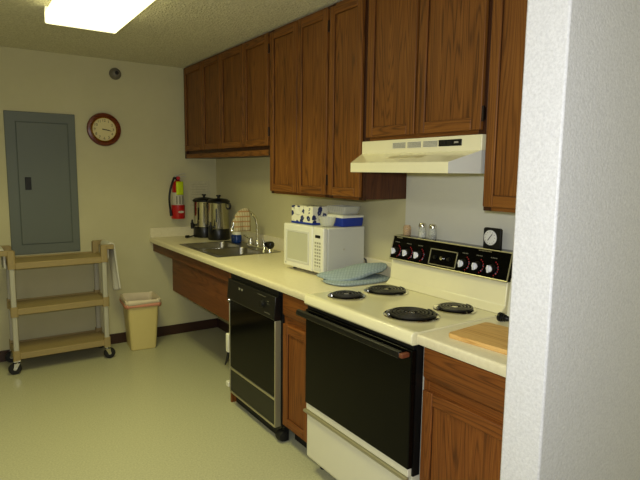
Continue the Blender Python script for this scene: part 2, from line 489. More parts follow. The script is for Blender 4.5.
# right
t = thing('wall_cabinet', 'oak wall cabinet right of the range hood, cut off by the white wall end', 'cabinet', (-.15, -3.6, 1.37), group=UG)
carcass(t, PY+.003, RR-.003, 1.37, ZT)
cabinet_door(t, -3.815, -3.380, 1.386, 2.392, UX-.02)

# ------------------------------------------------------------------ countertops
def nose(z1=CH, th=.042):
    pts = [(-.003, z1-th), (CX+.012, z1-th), (CX+.003, z1-th+.004), (CX, z1-th+.014)]
    for k in range(5):
        a = PI-PI/2*k/4
        pts.append((CX+.012+.012*math.cos(a), z1-.012+.012*math.sin(a)))
    pts.append((-.003, z1)); return pts
SY0, SY1, SX0, SX1 = -1.318, -.545, -.560, -.050     # sink cut-out outer rim
bm = B()
prism(bm, nose(), 'y', SY1-.02, -.002); prism(bm, nose(), 'y', RL+.002, SY0+.02)
pf = [p for p in nose() if p[0] < -.1]
prism(bm, [(SX0+.02, CH-.042)]+pf+[(SX0+.02, CH)], 'y', SY0+.02, SY1-.02)
box(bm, SX1-.02, -.003, SY0+.02, SY1-.02, CH-.042, CH)
ct = thing('countertop', 'long cream laminate countertop holding the sink, running to the back wall', 'countertop', (-.3, -1.3, CH-.042))
obj('worktop', bm, 'laminate', ct)
bm = B(); box(bm, -.02, -.001, RL+.002, -.002, CH, CH+.095); solo('backsplash', bm, 'laminate', 'long cream backsplash strip behind the sink, faucet and microwave', 'backsplash', (-.01, -1.3, CH), bev=.004)
bm = B(); box(bm, CX+.004, -.021, -.02, -.001, CH, CH+.088); solo('backsplash', bm, 'laminate', 'short cream backsplash strip along the back wall at the counter end', 'backsplash', (-.3, -.01, CH), bev=.004)
cr = thing('countertop', 'short cream laminate countertop under the cutting board, right of the range', 'countertop', (-.3, -3.6, CH-.042))
bm = B(); prism(bm, nose(), 'y', PY+.003, RR-.003); obj('worktop', bm, 'laminate', cr)
bm = B(); box(bm, -.02, -.001, PY+.003, RR-.003, CH, CH+.095); solo('backsplash', bm, 'laminate', 'cream backsplash strip behind the cutting board counter', 'backsplash', (-.01, -3.6, CH), bev=.004)

# apron and sloping cover under the sink
t = thing('sink_apron', 'dark wood apron and knee panel hanging under the sink counter', 'panel', (-.6, -.8, .52))
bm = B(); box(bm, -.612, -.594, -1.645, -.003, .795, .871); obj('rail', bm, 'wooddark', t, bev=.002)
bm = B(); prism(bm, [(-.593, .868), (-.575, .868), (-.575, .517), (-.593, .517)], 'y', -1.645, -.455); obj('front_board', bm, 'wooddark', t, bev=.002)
bm = B(); prism(bm, [(-.575, .868), (-.06, .868), (-.06, .70), (-.575, .517)], 'y', -.470, -.455); obj('side_board', bm, 'woodx', t)

# base cabinets
BG = 'oak base cabinets'
def base_cabinet(label, y0, y1, loc, wall=False):
    t = thing('base_cabinet', label, 'cabinet', loc, group=BG)
    xf = CX+.045
    bm = B(); box(bm, xf+.019, -.002, y0+.001, y1-.001, .10, .870); obj('body', bm, 'woodx', t)
    bm = B(); s = .03
    box(bm, xf, xf+.019, y0+.0005, y0+s, .10, .871, 0); box(bm, xf, xf+.019, y1-s, y1-.0005, .10, .871, 0)
    for a, b in ((.10, .13), (.675, .745), (.845, .871)): box(bm, xf, xf+.019, y0+s, y1-s, a, b, 1)
    obj('face_frame', bm, ['redwood', 'redwoody'], t, bev=.0015)
    bm = B(); box(bm, xf+.07, -.002, y0+.001, y1-.001, 0, .10); obj('toe_kick', bm, 'blackmatte', t)
    bm = B(); prism(bm, [(xf-.001, .732), (xf-.010, .737), (xf-.02, .752), (xf-.02, .862), (xf-.001, .866)], 'y', y0+.014, y1-.014)
    obj('drawer', bm, 'redwoody', t, bev=.002)
    d = cabinet_door(t, y0+.014, y1-.014, .118, .697, xf-.02, 'redwood', 'redwoody', fw=.05)
    return t
base_cabinet('narrow oak base cabinet between the dishwasher and the range', RL+.004, -2.309, (-.3, -2.46, 0))
base_cabinet('oak base cabinet under the cutting board, right of the range', PY+.004, RR-.004, (-.3, -3.6, 0))
bm = B(); box(bm, CX+.02, -.02, -1.668, -1.650, 0, .869)
solo('end_panel', bm, 'redwood', 'brown wooden end panel along the left side of the dishwasher', 'panel', (-.3, -1.659, 0))

# ------------------------------------------------------------------ dishwasher
t = thing('dishwasher', 'black built in dishwasher with pale trim strips beside the sink', 'dishwasher', (-.3, -2.0, 0))
D0, D1 = -2.306, -1.671
bm = B(); box(bm, CX+.035, -.03, D0+.003, D1-.003, .09, .868); obj('body', bm, 'blackmatte', t)
bm = B(); box(bm, CX+.016, CX+.036, D0+.012, D1-.012, .842, .868); obj('top_strip', bm, 'blackmatte', t)
bm = B(); prism(bm, [(CX+.034, .705), (CX-.006, .705), (CX-.014, .715), (CX-.004, .838), (CX+.034, .840)], 'y', D0+.012, D1-.012)
cp = obj('control_panel', bm, 'black', t, bev=.003)
bm = B()
xc = lambda z: CX-.014+.010*(z-.715)/.123
for k in range(2):
    box(bm, xc(.80)-.003, xc(.80)+.004, -1.865-k*.035, -1.845-k*.035, .795, .808)
    obj('button', bm, 'greyprint', cp, bev=.001); bm = B()
bm.free()
bm = B(); lathe(bm, [(.026, .004), (.026, -.004), (.020, -.006), (.018, -.018), (0.0, -.018)], (xc(.775), -2.16, .775), 'x', 24); obj('dial', bm, 'blackmatte', cp)
bm = B()
for k in range(5):
    box(bm, xc(.80)-.0015, xc(.80)+.003, -2.225-.012*k*0, -2.205, .742+.014*k, .744+.014*k)
    obj('marking', bm, 'greyprint', cp); bm = B()
for k in range(6):
    box(bm, xc(.82)-.0015, xc(.82)+.003, -2.10-.017*k, -2.09-.017*k, .818, .8205)
    obj('marking', bm, 'greyprint', cp); bm = B()
for k in range(5):
    box(bm, xc(.735)-.0015, xc(.735)+.003, -2.19-.014*k, -2.182-.014*k, .732, .735)
    obj('marking', bm, 'greyprint', cp); bm = B()
bm.free()
bm = B(); box(bm, CX, CX+.034, D0+.026, D1-.026, .262, .702); obj('door', bm, 'blackgloss', t, bev=.003)
bm = B(); box(bm, CX+.002, CX+.034, D0+.026, D1-.026, .098, .240); obj('lower_panel', bm, 'black', t, bev=.003)
for n, a in (('trim', (D0+.016, D0+.0255)), ('trim', (D1-.0255, D1-.018))):
    bm = B(); box(bm, CX-.004, CX+.034, a[0], a[1], .09, .702); obj(n, bm, 'goldtrim', t, bev=.002)
bm = B(); box(bm, CX-.003, CX+.034, D0+.026, D1-.026, .245, .257); obj('trim', bm, 'goldtrim', t, bev=.002)
bm = B(); box(bm, CX-.003, CX+.034, D0+.026, D1-.026, .087, .096); obj('trim', bm, 'goldtrim', t, bev=.002)
bm = B(); box(bm, CX+.05, CX+.08, D0+.004, D1-.004, .0, .09); obj('kick_plate', bm, 'blackmatte', t)
bm = B(); lathe(bm, [(.001, -.03), (.026, -.026), (.032, 0), (.026, .026), (.001, .03)], (CX+.04, D0+.02, .034), 'y', 16); obj('foot', bm, 'rubber', t)
bm = B(); tube(bm, [(CX+.005, D1-.03, .70), (CX-.013, D1-.025, .698), (CX-.013, D1-.05, .693)], .006); obj('latch', bm, 'chrome', t)
# plastic fittings clipped to its end panel
t = thing('side_hook', 'small white plastic holder with a black strap on the left side of the dishwasher', 'hook', (CX+.05, -1.64, .3))
bm = B(); box(bm, CX+.005, CX+.034, -1.649, -1.612, .335, .46); obj('holder', bm, 'white', t, bev=.006)
bm = B(); tube(bm, [(CX+.018, -1.628, .345), (CX+.014, -1.624, .30), (CX+.002, -1.612, .245)], [.008, .010, .006]); obj('strap', bm, 'black', t)
bm = B(); box(bm, CX+.005, CX+.04, -1.649, -1.606, .10, .135)
solo('plastic_clip', bm, 'white', 'small white plastic clip low on the panel left of the dishwasher', 'clip', (CX+.05, -1.63, .10), bev=.006)

# ------------------------------------------------------------------ range
t = thing('kitchen_range', 'almond electric range with four coil burners and black oven door', 'stove', (-.33, -2.985, 0))
y0, y1 = RR+.003, RL-.003
bm = B(); box(bm, -.632, -.03, y0+.004, y1-.004, .065, .866); obj('body', bm, 'almond2', t, bev=.003)
for yy in (y0+.04, y1-.04):
    for xx in (-.56, -.08):
        bm = B(); lathe(bm, [(.018, 0), (.018, .066)], (xx, yy, 0), 'z', 12); obj('foot', bm, 'rubber', t)
bm = B(); prism(bm, [(-.03, .867), (-.655, .867), (-.664, .876), (-.664, .906), (-.655, .918), (-.64, .921), (-.625, .917), (-.14, .917), (-.03, .917)], 'y', y0, y1)
ck = obj('cooktop', bm, 'almond', t, bev=.004)
bm = B(); box(bm, -.645, -.632, y0+.006, y1-.006, .845, .866); obj('vent_strip', bm, 'blackmatte', t)
bm = B(); box(bm, -.6335, -.598, y0-.001, y0+.008, .335, .866); obj('side_trim', bm, 'blackmatte', t)
# oven door
bm = B(); box(bm, -.662, -.634, y0-.001, y1-.014, .372, .850); od = obj('oven_door', bm, 'blackgloss', t, bev=.004)
bm = B(); prism(bm, [(-.704, .824), (-.700, .818), (-.684, .820), (-.680, .842), (-.684, .846), (-.700, .844)], 'y', y0+.028, y1+.012)
h = obj('handle', bm, 'black', od, bev=.002)
bm = B(); box(bm, -.701, -.662, y0+.008, y0+.028, .823, .841); obj('handle_end', bm, 'brownend', h, bev=.003)
bm = B(); box(bm, -.688, -.661, y1-.04, y1-.018, .820, .843); obj('handle_end', bm, 'black', h, bev=.003)
# frame strip and storage drawer
bm = B(); box(bm, -.654, -.634, y0+.005, y1-.014, .335, .369); obj('lower_frame', bm, 'almond2', t, bev=.003)
bm = B(); box(bm, -.650, -.634, y0+.006, y1-.014, .085, .318); dr = obj('storage_drawer', bm, 'almond2', t, bev=.006)
bm = B(); prism(bm, [(-.650, .319), (-.664, .319), (-.668, .325), (-.664, .333), (-.650, .333)], 'y', y0+.004, y1-.006); obj('trim_strip', bm, 'goldtrim', dr)
# backguard
bm = B(); prism(bm, [(-.145, .918), (-.03, .918), (-.03, 1.065), (-.098, 1.065), (-.104, 1.055), (-.112, .95)], 'y', y0+.004, y1-.004)
obj('riser', bm, 'almond', t, bev=.004)
bm = B(); prism(bm, [(-.128, 1.056), (-.03, 1.056), (-.03, 1.183), (-.098, 1.183)], 'y', y0-.008, y1-.014)
cg = obj('console', bm, 'blackgloss', t, bev=.003)
def cf(z, o=0): return -.128+.032*(z-1.056)/.134-o       # console face x at height z
bm = B()
for z, r in ((1.181, .0030), (1.060, .004)): tube(bm, [(cf(z), y0-.010, z), (cf(z), y1-.012, z)], r, 6)
for y in (y0-.008, y1-.014): tube(bm, [(cf(1.062), y, 1.062), (cf(1.181), y, 1.181)], .003, 6)
obj('trim', bm, 'goldtrim', cg)
# clock plate
bm = B()
for (a, b, c, d) in ((-3.080, -2.906, 1.070, 1.074), (-3.080, -2.906, 1.143, 1.147), (-3.080, -3.076, 1.070, 1.147), (-2.910, -2.906, 1.070, 1.147)):
    hexa(bm, [(cf(c, .003), a, c), (cf(c, .003), b, c), (cf(d, .003), b, d), (cf(d, .003), a, d)], [(cf(c)+.002, a, c), (cf(c)+.002, b, c), (cf(d)+.002, b, d), (cf(d)+.002, a, d)])
cl = obj('clock_plate', bm, 'goldtrim', cg)
for y, m_ in ((-2.945, 'black'), (-2.990, 'chrome'), (-3.034, 'black')):
    bm = B(); lathe(bm, [(.009, .004), (.009, -.010), (.001, -.011)], (cf(1.108), y, 1.108), 'x', 14); obj('button', bm, m_, cl)
for y in (-2.661, -2.749, -2.832, -3.123, -3.204, -3.284):
    z = 1.104
    bm = B(); lathe(bm, [(.019, .004), (.019, -.006), (.016, -.010), (.0145, -.022), (.001, -.023)], (cf(z), y, z), 'x', 24); kb = obj('knob', bm, 'black', cg)
    bm = B(); lathe(bm, [(.0150, .004), (.0150, -.002), (.013, -.004), (.001, -.0045)], (cf(z)-.022, y, z), 'x', 20); box(bm, cf(z)-.034, cf(z)-.024, y-.004, y+.004, z-.016, z+.016); obj('knob_cap', bm, 'glintknob', kb, bev=.001)
    bm = B()
    for k in range(7):
        a = -1.1+2.2*k/6
        yy, zz = y-.032*math.cos(a), z+.032*math.sin(a)
        box(bm, cf(zz)-.0012, cf(zz)+.002, yy-.002, yy+.002, zz-.002, zz+.002)
    obj('dial_mark', bm, 'redmark', cg)
    bm = B()
    for k in range(4): box(bm, cf(1.148)-.001, cf(1.148)+.002, y-.016+k*.009, y-.011+k*.009, 1.147, 1.151)
    obj('printing', bm, 'greyprint', cg)
bm = B()
for k in range(6): box(bm, cf(1.172)-.001, cf(1.172)+.002, -2.655-k*.007, -2.650-k*.007, 1.170, 1.176)
for k in range(9): box(bm, cf(1.172)-.001, cf(1.172)+.002, -3.20-k*.008, -3.195-k*.008, 1.171, 1.175)
obj('printing', bm, 'goldtrim', cg)
# coil burners
def burner(x, y, R):
    z = .9175
    bm = B(); lathe(bm, [(R+.013, .000), (R+.016, .004), (R+.012, .007), (R+.003, .003), (R*.7, -.001+.002), (.02, .0015), (.001, .0015)], (x, y, z), 'z', 40)
    pan = obj('burner', bm, 'chrome', ck)
    bm = B(); n = 4 if R < .085 else 5
    pts = []
    T = n*28
    for k in range(T+1):
        a = 2*PI*k/28; r = .018+(R-.022)*k/T
        pts.append((x+r*math.cos(a), y+r*math.sin(a), z+.011))
    tube(bm, pts, .0062 if R < .085 else .0066, 6)
    obj('coil', bm, 'coil', pan)
    bm = B(); lathe(bm, [(.014, .002), (.014, .014), (.001, .0145)], (x, y, z), 'z', 18)
    for k in range(3):
        a = 2*PI*k/3+.4
        tube(bm, [(x, y, z+.005), (x+R*.97*math.cos(a), y+R*.97*math.sin(a), z+.005)], .0035, 5)
    obj('coil_support', bm, 'steel', pan)
    bm = B(); lathe(bm, [(R+.002, .0035), (R-.02, .003), (.001, .0028)], (x, y, z), 'z', 32); obj('drip_bowl', bm, 'drip', pan)
burner(-.508, -2.748, .078); burner(-.270, -2.765, .098); burner(-.484, -3.172, .103); burner(-.247, -3.198, .080)

# white sheet on the wall behind the range
bm = B(); box(bm, -.006, -.0005, RR+.002, RL-.0, .96, 1.535)
solo('splash_sheet', bm, 'splash', 'smooth white wall sheet behind the range, below the hood', 'splash guard', (-.003, -2.985, .96), bev=.001)

# ------------------------------------------------------------------ range hood
t = thing('range_hood', 'cream metal range hood with vents and dark switch panel', 'range hood', (-.2, -2.985, 1.52))
a, b = RR+.002, RL-.002
HF = -.457
fa, fb = -3.318, -2.693
bm = B()
def ring(zb): return None
# lower skirt: tapered plan (wide at wall, narrower at lip)
low = [(-.004, a, 1.516), (UX-.02, a, 1.516), (HF, fa, 1.516), (HF, fb, 1.516), (UX-.02, b, 1.516), (-.004, b, 1.516)]
lip = [(-.004, a, 1.612), (UX-.02, a, 1.608), (HF, fa, 1.560), (HF, fb, 1.560), (UX-.02, b, 1.608), (-.004, b, 1.612)]
va = [bm.verts.new(p) for p in low]; vb = [bm.verts.new(p) for p in lip]
n = len(va)
for i in range(n):
    if i != 5: bm.faces.new((va[i], va[(i+1) % n], vb[(i+1) % n], vb[i])).material_index = 1 if i in (0, 1) else 0  # right side faces greyer: flash light put into the colour
bm.faces.new((vb[1], vb[2], vb[3], vb[4])); bm.faces.new((vb[0], vb[1], vb[4], vb[5]))
# thin turned-in rim and recessed pan underneath
vc = [bm.verts.new((p[0]*.96-.005, (p[1]+2.985)*.965-2.985, 1.516)) for p in low]
vd = [bm.verts.new((p[0]*.96-.005, (p[1]+2.985)*.965-2.985, 1.545)) for p in low]
for i in range(n):
    bm.faces.new((va[(i+1) % n], va[i], vc[i], vc[(i+1) % n])); bm.faces.new((vc[i], vd[i], vd[(i+1) % n], vc[(i+1) % n]))
bm.faces.new(vd)
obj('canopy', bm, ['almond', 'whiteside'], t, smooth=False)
bm = B(); box(bm, UX-.021, -.004, a, b, 1.604, 1.670); ub = obj('upper_box', bm, 'almond', t, bev=.003)
for y in (-2.885, -2.985, -3.085):
    bm = B(); box(bm, UX-.0225, UX-.019, y-.042, y+.042, 1.628, 1.655)
    v = obj('vent', bm, 'greyprint', ub)
    bm = B()
    for k in range(6): box(bm, UX-.025, UX-.0215, y-.042, y+.042, 1.628+k*.005, 1.6302+k*.005)
    obj('louvre', bm, 'almond2', v)
bm = B(); box(bm, UX-.0245, UX-.019, -3.262, -3.136, 1.629, 1.656); sp = obj('switch_panel', bm, 'black', ub, bev=.001)
bm = B()
for y in (-3.165, -3.20): box(bm, UX-.029, UX-.024, y-.012, y+.012, 1.636, 1.649)
obj('switch', bm, 'blackmatte', sp, bev=.001)
bm = B()
for k in range(4): box(bm, UX-.0252, UX-.024, -3.228-k*.006, -3.2245-k*.006, 1.640, 1.647)
obj('marking', bm, 'label', sp)
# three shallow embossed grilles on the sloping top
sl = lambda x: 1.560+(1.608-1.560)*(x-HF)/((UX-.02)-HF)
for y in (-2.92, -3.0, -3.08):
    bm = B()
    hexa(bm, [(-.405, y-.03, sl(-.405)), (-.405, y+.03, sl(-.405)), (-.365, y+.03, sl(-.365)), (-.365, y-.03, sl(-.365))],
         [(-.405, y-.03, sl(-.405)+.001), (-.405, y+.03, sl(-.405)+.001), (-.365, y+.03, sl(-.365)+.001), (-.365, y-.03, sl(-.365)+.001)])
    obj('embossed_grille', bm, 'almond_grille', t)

# ------------------------------------------------------------------ sink
t = thing('sink', 'double bowl stainless steel sink set in the cream countertop', 'sink', (-.3, -.91, CH))
zr = CH+.004
bm = B()
def cell(hx0, hx1, hy0, hy1, bx0, bx1, by0, by1, depth=.17):
    """rim cell (flat) with a bowl sunk into it"""
    n = 6
    cx, cy = (bx0+bx1)/2, (by0+by1)/2
    inner = rrect((bx1-bx0)/2, (by1-by0)/2, .05, n, cx, cy)
    outer = []
    for (px, py) in inner:                       # push each inner point to the outer rectangle
        dx, dy = px-cx, py-cy
        hx = (hx1-cx) if dx > 0 else (cx-hx0); hy = (hy1-cy) if dy > 0 else (cy-hy0)
        s = min(hx/abs(dx) if abs(dx) > 1e-6 else 1e9, hy/abs(dy) if abs(dy) > 1e-6 else 1e9)
        outer.append((cx+dx*s, cy+dy*s))
    for q in ((hx0, hy0), (hx0, hy1), (hx1, hy0), (hx1, hy1)):       # snap nearest point to each corner
        i = min(range(len(outer)), key=lambda k: (outer[k][0]-q[0])**2+(outer[k][1]-q[1])**2); outer[i] = q
    r0 = [(x, y, zr) for x, y in outer]; r1 = [(x, y, zr) for x, y in inner]
    def shr(k, z): return [(cx+(x-cx)*k, cy+(y-cy)*k, z) for x, y in inner]
    loft(bm, [r0, r1, shr(.985, zr-.008), shr(.94, zr-depth+.03), shr(.86, zr-depth), shr(.15, zr-depth-.006)], cap0=False)
ym = -.925
cell(SX0, SX1, SY0, ym, SX0+.03, SX1-.125, SY0+.03, ym-.018)
cell(SX0, SX1, ym, SY1, SX0+.03, SX1-.125, ym+.018, SY1-.03)
o4 = rrect((SX1-SX0)/2, (SY1-SY0)/2, .012, 3, (SX0+SX1)/2, (SY0+SY1)/2)
o5 = rrect((SX1-SX0)/2+.006, (SY1-SY0)/2+.006, .016, 3, (SX0+SX1)/2, (SY0+SY1)/2)
loft(bm, [[(x, y, zr) for x, y in o4], [(x, y, CH+.0005) for x, y in o5]], cap0=False, cap1=False)
obj('basin', bm, 'sinksteel', t)
for y in ((SY0+ym)/2, (SY1+ym)/2):
    bm = B(); lathe(bm, [(.045, 0), (.042, .004), (.03, .002), (.001, .001)], (-.33, y, zr-.176), 'z', 24); obj('drain', bm, 'chrome', t)

# faucet
FX, FY = -.085, -1.0
t = thing('faucet', 'chrome gooseneck faucet with two lever handles on the sink deck', 'faucet', (FX, FY, zr))
bm = B(); loft(bm, [[(x, y, zr) for x, y in rrect(.028, .155, .026, 5, FX, FY)], [(x, y, zr+.012) for x, y in rrect(.025, .15, .024, 5, FX, FY)], [(x, y, zr+.016) for x, y in rrect(.016, .14, .015, 5, FX, FY)]])
obj('deck_plate', bm, 'chrome', t)
bm = B(); lathe(bm, [(.02, .012), (.02, .03), (.014, .05), (.011, .055)], (FX, FY, zr), 'z', 20)
pts = [(FX, FY, zr+.05), (FX, FY, 1.08)]
for k in range(1, 15):
    a = PI*k/14*.96
    pts.append((FX-.105+.105*math.cos(a), FY, 1.08+.128*math.sin(a)))
pts.append((FX-.222, FY, 1.065))
tube(bm, pts, .0105, 12)
lathe(bm, [(.013, 0), (.013, .025), (.0105, .03)], (pts[-1][0], FY, 1.048), 'z', 14)
obj('spout', bm, 'chrome', t)
for s in (-1, 1):
    yy = FY+s*.115
    bm = B(); lathe(bm, [(.024, .012), (.022, .032), (.016, .045), (.015, .06), (.001, .064)], (FX, yy, zr), 'z', 18)
    tube(bm, [(FX, yy, zr+.055), (FX-.02, yy+s*.022, zr+.066), (FX-.035, yy+s*.05, zr+.078)], [.009, .007, .008], 8)
    obj('handle', bm, 'chrome', t)
QX, QY = -.125, -1.285
t = thing('sink_sprayer', 'black pull out sprayer on the sink deck right of the faucet', 'sprayer', (QX, QY, zr))
bm = B(); lathe(bm, [(.028, 0), (.026, .012), (.018, .02), (.017, .028)], (QX, QY, zr), 'z', 16); obj('holder', bm, 'chrome', t)
bm = B(); lathe(bm, [(.015, .022), (.026, .034), (.032, .050), (.030, .066), (.018, .076), (.001, .078)], (QX, QY, zr), 'z', 20)
tube(bm, [(QX, QY, zr+.058), (QX-.03, QY-.012, zr+.064), (QX-.046, QY-.018, zr+.058)], [.018, .017, .019], 10); obj('nozzle', bm, 'black', t)

# dish towel draped over the spout
bm = B()
def tw(u, v):
    x = FX-.075-.135*u
    k = (FX-.105-x)/.105; zt = 1.08+.128*math.sqrt(max(0, 1-min(1, abs(k))**2))+.014
    zt = max(zt, 1.135)
    if v < .5:
        w = (0.5-v)/.5; y = FY-.014-.012*min(1, w*3)-.006*math.sin(u*11)*w; z = zt-.01*min(1, w*6)-(zt-1.062)*w
    else:
        w = (v-.5)/.5; y = FY+.014+.012*min(1, w*3)+.006*math.sin(u*9+1)*w; z = zt-.01*min(1, w*6)-(zt-1.075)*w
    if abs(v-.5) < 1e-6: y = FY; z = zt+.003
    return (x, y, z)
grid(bm, 15, 21, tw)
solo('dish_towel', bm, 'plaid', 'beige and orange checked dish towel hung over the faucet spout', 'towel', (FX-.14, FY, 1.05), solid=.005)

# soap bottle
sx, sy = -.115, -.68
t = thing('soap_bottle', 'squat blue soap bottle with white top behind the faucet towel', 'bottle', (sx, sy, zr))
bm = B(); loft(bm, [[(x, y, zr+z) for x, y in rrect(a_, b_, .024, 5, sx, sy)] for a_, b_, z in ((.030, .044, 0), (.034, .049, .006), (.034, .049, .055), (.031, .045, .068))]); obj('body', bm, 'deepblue', t)
bm = B(); loft(bm, [[(x, y, zr+z) for x, y in rrect(a_, b_, .02, 5, sx, sy)] for a_, b_, z in ((.031, .045, .0685), (.029, .040, .095), (.024, .028, .11))]); obj('label', bm, 'white', t)
bm = B(); lathe(bm, [(.014, .111), (.014, .132), (.008, .135), (.007, .15), (.001, .151)], (sx, sy, zr), 'z', 16); obj('cap', bm, 'white', t)

# ------------------------------------------------------------------ coffee urns
def urn(label, x, y, R, ht, rz, cord):
    t = thing('coffee_urn', label, 'coffee urn', (x, y, CH), rz, 'steel coffee urns', world=False)
    bm = B(); lathe(bm, [(R*.98, 0), (R*1.02, .012), (R*1.0, .090), (R*.96, .098)], seg=36); obj('base', bm, 'black', t)
    bm = B(); lathe(bm, [(R*.95, .099), (R*.96, .106), (R*.96, ht-.055), (R*.99, ht-.05)], seg=40); obj('tank', bm, 'steel', t)
    bm = B(); lathe(bm, [(R*1.04, ht-.049), (R*1.05, ht-.035), (R*.85, ht-.018), (R*.3, ht-.010), (.001, ht-.009)], seg=36); li = obj('lid', bm, 'black', t)
    bm = B(); lathe(bm, [(.012, ht-.012), (.010, ht+.002), (.021, ht+.008), (.019, ht+.018), (.001, ht+.02)], seg=16); obj('knob', bm, 'black', li)
    for s in (-1, 1):
        bm = B(); tube(bm, [(0, s*R*.93, ht-.10), (0, s*(R+.018), ht-.095), (0, s*(R+.022), ht-.075), (0, s*(R+.018), ht-.055), (0, s*R*.93, ht-.052)], .009, 8); obj('handle', bm, 'black', t)
    bm = B(); tube(bm, [(-R*.9, 0, .115), (-R-.035, 0, .115)], .011, 10); lathe(bm, [(.013, .085), (.015, .10), (.015, .135), (.009, .14), (.008, .165), (.001, .166)], (-R-.04, 0, 0), 'z', 12); obj('spigot', bm, 'black', t)
    bm = B(); tube(bm, [(-R*.955, -.03, .16), (-R*.955, -.03, ht-.10)], .006, 6); obj('gauge', bm, 'black', t)
    if cord:
        bm = B(); tube(bm, [(-R*.9, .02, .02), (-R-.03, .035, .010), (-R-.055, .03, .008)], .006, 6); tube(bm, [(-R-.055, .03, .013), (-R-.09, .03, .013)], .012, 8); obj('cord', bm, 'black', t)
urn('stainless coffee urn nearest the back wall corner', -.185, -.150, .096, .370, 0.30, True)
urn('stainless coffee urn right of the other urn, closer to the sink', -.150, -.395, .093, .372, 0.62, False)

# ------------------------------------------------------------------ back wall objects
t = thing('fire_extinguisher', 'red fire extinguisher with lime tag mounted on the back wall', 'fire extinguisher', (-.398, -.07, 1.085))
ex, ey = -.398, -.068
bm = B(); lathe(bm, [(.044, 1.085), (.05, 1.092), (.05, 1.375), (.044, 1.402), (.025, 1.42), (.016, 1.427)], (ex, ey, 0), 'z', 32); cy_ = obj('cylinder', bm, 'red', t)
bm = B(); lathe(bm, [(.0508, 1.205), (.0512, 1.207), (.0512, 1.315), (.0508, 1.317)], (ex, ey, 0), 'z', 32); lb = obj('label', bm, 'label', cy_)
bm = B()
for k in range(3):
    a_ = -PI/2+(-.5+.5*k); xx, yy = ex+.0516*math.cos(a_), ey+.0516*math.sin(a_)
    box(bm, xx-.006, xx+.006, yy-.0015, yy+.0015, 1.215, 1.285)
obj('printing', bm, 'greyprint', lb)
bm = B(); lathe(bm, [(.058, 1.083), (.060, 1.087), (.060, 1.205), (.054, 1.207), (.054, 1.083)], (ex, ey+.002, 0), 'z', 32); br = obj('holder', bm, 'red', t)
bm = B(); lathe(bm, [(.001, -.001), (.02, -.001), (.02, .0015), (.001, .0015)], (0, 0, 0), 'y', 24)
bmesh.ops.scale(bm, vec=(1.35, 1, .5), verts=bm.verts); bmesh.ops.translate(bm, vec=(ex+.006, ey-.0595, 1.145), verts=bm.verts)
obj('emblem', bm, 'label', br)
bm = B(); lathe(bm, [(.018, 1.422), (.020, 1.432), (.020, 1.454), (.012, 1.46)], (ex, ey, 0), 'z', 18)
tube(bm, [(ex, ey, 1.442), (ex-.035, ey-.004, 1.447)], .009, 8); vv = obj('valve', bm, 'black', t)
bm = B(); box(bm, ex-.02, ex+.075, ey-.008, ey+.008, 1.454, 1.462); tube(bm, [(ex-.022, ey, 1.460), (ex+.02, ey, 1.478), (ex+.07, ey, 1.485)], .006, 8); obj('lever', bm, 'label', vv)
bm = B(); lathe(bm, [(.016, -.006), (.016, .006), (.001, .007)], (ex-.002, ey-.024, 1.444), 'y', 18); obj('gauge', bm, 'redmark', vv)
bm = B(); grid(bm, 7, 9, lambda u, v: (ex-.034+.066*u, ey-.058-.004*math.sin(u*5)-.003*v, 1.415-.118*v))
obj('inspection_tag', bm, 'tag', t, solid=.001)
hp = []
for k in range(15):
    s = k/14
    hp.append((ex-.035-.048*math.sin(s*PI*.75)-.004*s, ey-.01-.015*math.sin(s*PI), 1.447-.287*s+.012*math.sin(s*PI)))
bm = B(); tube(bm, hp, .0095, 10); e0 = V(hp[-1]); tube(bm, [e0, e0+V((.006, 0, -.05))], [.011, .014], 10); obj('hose', bm, 'black', t)

bm = B(); box(bm, -.262, -.062, -.003, -.0006, 1.125, 1.417); 
t = thing('paper_notice', 'pale paper notice with faint print behind the coffee urns', 'notice', (-.16, -.002, 1.125))
obj('sheet', bm, 'paper', t)
bm = B()
for k in range(9): box(bm, -.245, -.085-.02*random.random()*2, -.0042, -.0028, 1.385-k*.024, 1.390-k*.024)
obj('print', bm, 'faintprint', t)

t = thing('wall_clock', 'round wall clock with brown wooden rim and cream dial', 'clock', (-.995, -.03, 1.70))
cc = (-.995, 0, 1.842)
bm = B(); lathe(bm, [(.10, -.002), (.128, -.004), (.136, -.018), (.130, -.034), (.112, -.038), (.100, -.026), (.099, -.012)], cc, 'y', 56); obj('rim', bm, 'clockwood', t)
bm = B(); lathe(bm, [(.101, -.010), (.101, -.016), (.001, -.0165)], cc, 'y', 48); dl = obj('dial', bm, 'dial', t)
bm = B(); lathe(bm, [(.102, -.026), (.096, -.031), (.092, -.026), (.094, -.016)], cc, 'y', 48, close=True); obj('bezel', bm, 'gold', t)
bm = B()
for k in range(12):
    a_ = 2*PI*(k+1)/12; px, pz = cc[0]+.073*math.sin(a_), cc[2]+.073*math.cos(a_)
    text(bm, str(k+1), .030, lambda x, y, px=px, pz=pz: (px+x, -.0172, pz+y))
    obj('numeral', bm, 'ink', dl, smooth=False); bm = B()
bm.free()
def hand(ang, ln, w, y):
    bm = B(); s, c = math.sin(ang), math.cos(ang)
    pts = [(-w*1.2, -.015), (w*1.2, -.015), (w, ln*.6), (0, ln), (-w, ln*.6)]
    P = lambda p, yy: (cc[0]+p[0]*c+p[1]*s, yy, cc[2]-p[0]*s+p[1]*c)
    hexa(bm, [P(p, y) for p in pts], [P(p, y-.0012) for p in pts]); obj('hand', bm, 'ink', dl)
hand(math.radians(98), .052, .0035, -.018); hand(math.radians(102+190*0), .068, .0025, -.0195)

